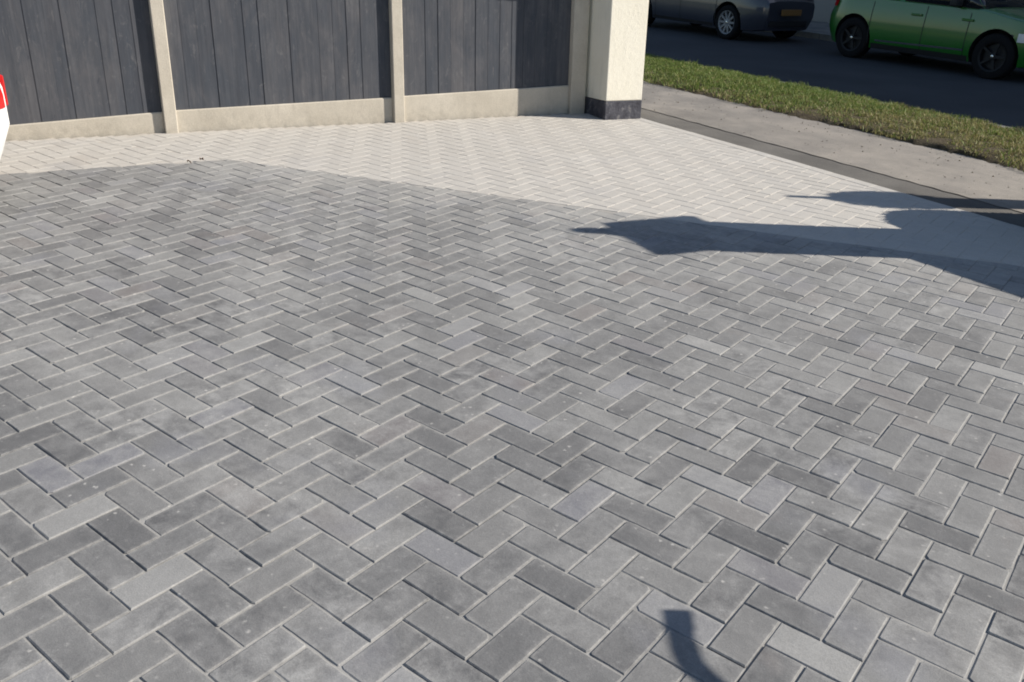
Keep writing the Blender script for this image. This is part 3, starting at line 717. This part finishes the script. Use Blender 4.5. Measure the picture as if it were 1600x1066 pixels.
    def ribbon(nm_, pts, wdt, mat, off=.003, parent=root, sides=(-1, 1)):
        for s in sides:
            bm = bmesh.new(); pv = None
            for i, (x, z) in enumerate(pts):
                x2, z2 = pts[min(i+1, len(pts)-1)]; x1_, z1_ = pts[max(i-1, 0)]; d = Vector((x2-x1_, z2-z1_)).normalized(); nx, nz = -d.y*wdt/2, d.x*wdt/2
                q = [bm.verts.new((x+a*nx, s*(ysurf(x+a*nx, z+a*nz)+off), z+a*nz)) for a in (-1, 1)]
                if pv: bm.faces.new((pv[0], pv[1], q[1], q[0]))
                pv = q
            from_bm(nm_, bm, mat, parent)
    xm = wb*0.52
    for (a, b_) in ((xm, wb-ar-.12), (ar*.55+.12, xm-.0)):
        lo = 0.27
        ribbon('door_seam', [(a, lo)]+[(a, lo+(.93-lo)*k/8) for k in range(1, 9)], .012, M_black)
    ribbon('door_seam', [(wb-ar-.10, .27+.62*k/8) for k in range(9)], .012, M_black)
    ribbon('sill_trim', [(ar+.02+(wb-2*ar-.04)*k/12, .245) for k in range(13)], .085 if cladding else .05, M_black, .005)
    if cladding:
        ribbon('bright_strip', [(ar+.1+(wb-2*ar-.2)*k/12, .335+.03*k/12) for k in range(13)], .028, M_chrome, .006)
    for xh in (xm-.16, xm+.72):
        for s in (-1, 1):
            y = s*(ysurf(xh, .78)+.004); bm = bmesh.new(); bm_box(bm, xh-.09, xh+.09, min(y, y+s*.03), max(y, y+s*.03), .775, .81, .008); from_bm('handle', bm, paintm, root)
    for s in (-1, 1):
        y0 = s*(W/2*.93); bm = bmesh.new(); bm_box(bm, xb1-.50, xb1-.38, min(y0, y0+s*.2), max(y0, y0+s*.2), .96, 1.11, .03, 3); from_bm('mirror', bm, M_black if not capdot else M_black, root, True)
    # lamps, bumpers, plates
    def lamp(nm_, x0, x1, z0, z1, mat):
        for s in (-1, 1):
            bm = bmesh.new(); g_ = []
            for i in range(9):
                x = x0+(x1-x0)*i/8; row = []
                for j in range(5):
                    z = z0+(z1-z0)*j/4; row.append(bm.verts.new((wp(x, z), s*(ysurf(x, min(z, ztop(x)))+.014), z)))
                g_.append(row)
            for A, B in zip(g_, g_[1:]):
                for j in range(4): bm.faces.new((A[j], A[j+1], B[j+1], B[j]))
            from_bm(nm_, bm, mat, root, True)
    lamp('tail_light', xr+.012, xr+.22, lz, lz+lh, M_red); lamp('headlight', xf-.45, xf-.03, .56, .68, M_clear)
    ye = ysurf(xr, .6)
    for s in (-1, 1):
        bm = bmesh.new(); x_ = wp(xr, lz+.05); bm_box(bm, x_-.014, x_+.03, min(s*ye, s*(ye-.16)), max(s*ye, s*(ye-.16)), lz, lz+lh*.6, .008); from_bm('tail_light', bm, M_red, root)
    box('bumper_grille', xf-.06, xf+.012, -.45, .45, .34, .46, M_black, root)
    box('rear_diffuser', wp(xr, .35)-.012, xr+.16, -.50, .50, .30, .40, M_black, root)
    box('number_plate', xr-.016, xr+.02, -.26, .26, .50, .61, M_plate, root); box('number_plate', xf-.02, xf+.016, -.26, .26, .47, .58, M_wplate, root)
    # wheels
    for wx in (0, wb):
        for s in (-1, 1):
            Mw = Matrix.Translation((wx, s*(W/2-0.115), wr)); o_ = 0.105
            bm = bmesh.new(); prof = [(rim_r, -.09), (wr-.02, -.105), (wr, -.08), (wr, .08), (wr-.02, .105), (rim_r+.03, .108), (rim_r, .095)]
            lathe_bm(bm, prof, 'Y', 40, Mw, False); wheel = from_bm('wheel', bm, M_tyre, root, True)
            bm = bmesh.new(); y0 = s*0.055
            def ringf(r0, r1, ya, yb2):
                A = []; B = []
                for i in range(40):
                    a = 2*math.pi*i/40; A.append(bm.verts.new(Mw @ Vector((r0*math.cos(a), ya, r0*math.sin(a))))); B.append(bm.verts.new(Mw @ Vector((r1*math.cos(a), yb2, r1*math.sin(a)))))
                for i in range(40): bm.faces.new((A[i], A[(i+1) % 40], B[(i+1) % 40], B[i]))
            ringf(rim_r+.004, rim_r-.02, s*.100, s*.085); ringf(rim_r-.02, rim_r-.03, s*.085, s*.01)
            for i in range(spokes):
                a = 2*math.pi*i/spokes; ca, sa = math.cos(a), math.sin(a); vs = []
                for (r_, h_, yy) in ((.035, .022, .082), (rim_r-.02, .017, .088)):
                    for t_ in (-1, 1):
                        for dy in (0, -.025): vs.append(bm.verts.new(Mw @ Vector((r_*ca-t_*h_*sa, s*(yy+dy), r_*sa+t_*h_*ca))))
                for q in ((0, 2, 6, 4), (1, 5, 7, 3), (0, 4, 5, 1), (2, 3, 7, 6)): bm.faces.new([vs[k] for k in q])
            lathe_bm(bm, [(.055, s*.05), (.055, s*.085), (.03, s*.092)], 'Y', 20, Mw)
            rim = from_bm('rim', bm, rim_mat, wheel)
            bm = bmesh.new(); lathe_bm(bm, [(.022, s*.088), (.022, s*.096), (.012, s*.098)], 'Y', 14, Mw); from_bm('centre_cap', bm, M_chrome, wheel)
            bm = bmesh.new(); lathe_bm(bm, [(rim_r-.03, s*.0), (rim_r-.03, s*.012)], 'Y', 30, Mw); from_bm('brake_disc', bm, M_black, wheel)
    return root
ROADZ = -0.10
# green car: rear wheel left, front wheel right, its right side towards the camera
car('green_car', 'green hatchback with black wheels parked across the road', 'cars parked across the road', frame(st(-8.96, 12.45+0.86, ROADZ), RD), M_green, M_dkalloy, 5, wb=2.56, L=4.05, wr=0.325, cladding=True, capdot=True, lz=0.80)
# silver car: tail towards the green car, its left side towards the camera
car('silver_car', 'silver blue car with multi-spoke alloy wheels parked beyond the green car', 'cars parked across the road', frame(st(-11.78, 12.25+0.86, ROADZ), -RD), M_silver, M_alloy, 10, wb=2.62, L=4.3, rear_oh=0.82, lz=0.80)
# white car: only its rear corner reaches into the picture
wd_ = Vector((-0.12, -0.993, 0))
car('white_car', 'white car with red tail light standing on the drive beside the fence', None, frame(Vector((-3.855, 0.925, 0))+wd_*0.72+Vector((-0.993, 0.12, 0))*0.62, wd_), M_white, M_alloy, 7, lz=0.56, lh=0.27)

# ------------------------------------------------------------------ fallen leaves on the joint between the two pavings
def leaf(x, y, sz, rot, label):
    V = []; 
    for k in range(9):
        u = k/8; wv = sz*.32*math.sin(math.pi*min(1, u*1.02))**.8
        for s in (-1, 0, 1): V.append((sz*(u-.5), s*wv, .012+.010*math.sin(u*4+s)+abs(s)*.008))
    F = []
    for k in range(8):
        for s in (0, 1): a = k*3+s; F.append((a, a+1, a+4, a+3))
    o = from_py('fallen_leaf', V, F, M_deadleaf); o.location = (x, y, 0); o.rotation_euler = (0, 0, rot); tag(o, label, 'leaf', 'dead leaves on the paving')
leaf(-4.17, 2.155, .032, .4, 'small brown dead leaf on the grey paving edge, left one of two')
leaf(-4.19, 2.265, .03, 1.6, 'small brown dead leaf on the grey paving edge, right one of two')

# ------------------------------------------------------------------ terrace across the road: it shades the whole carriageway
hs = empty('terrace_house', frame(st(-26, 17.5, 0), RD)); tag(hs, 'long brick terrace with tiled roof on the far side of the road', 'house')
HL, HD, EZ, RZ = 48.0, 6.0, 5.4, 8.95
bm = bmesh.new(); bm_box(bm, 0, HL, 0, HD, -0.3, EZ); from_bm('wall', bm, M_brick, hs)
v = [(-.3, -.25, EZ-.15), (HL+.3, -.25, EZ-.15), (HL+.3, HD+.25, EZ-.15), (-.3, HD+.25, EZ-.15), (-.3, HD/2, RZ), (HL+.3, HD/2, RZ)]
bm = bmesh.new(); vs = [bm.verts.new(c) for c in v]
for q in ((0, 1, 5, 4), (2, 3, 4, 5), (0, 4, 3), (1, 2, 5), (3, 2, 1, 0)): bm.faces.new([vs[k] for k in q])
roof = from_bm('roof', bm, M_tile, hs)
for i in range(8):
    x = 1.0+i*6
    for (dx, z0, w_, h_) in ((.6, .9, 1.6, 1.3), (.6, 3.4, 1.6, 1.2), (3.3, 3.4, 1.2, 1.2)):
        wn = box('window', x+dx, x+dx+w_, -.03, .02, z0, z0+h_, M_frame, hs)
        box('pane', x+dx+.07, x+dx+w_/2-.03, -.036, -.02, z0+.07, z0+h_-.07, M_glass, wn, 0); box('pane', x+dx+w_/2+.03, x+dx+w_-.07, -.036, -.02, z0+.07, z0+h_-.07, M_glass, wn, 0)
    dr = box('door', x+3.4, x+4.35, -.03, .02, 0.05, 2.1, M_door, hs); box('handle', x+4.2, x+4.24, -.07, -.031, 1.0, 1.12, M_chrome, dr)
    box('chimney', x+4.9, x+5.7, HD/2-.4, HD/2+.4, RZ-.6, RZ+.02, M_brick, roof)
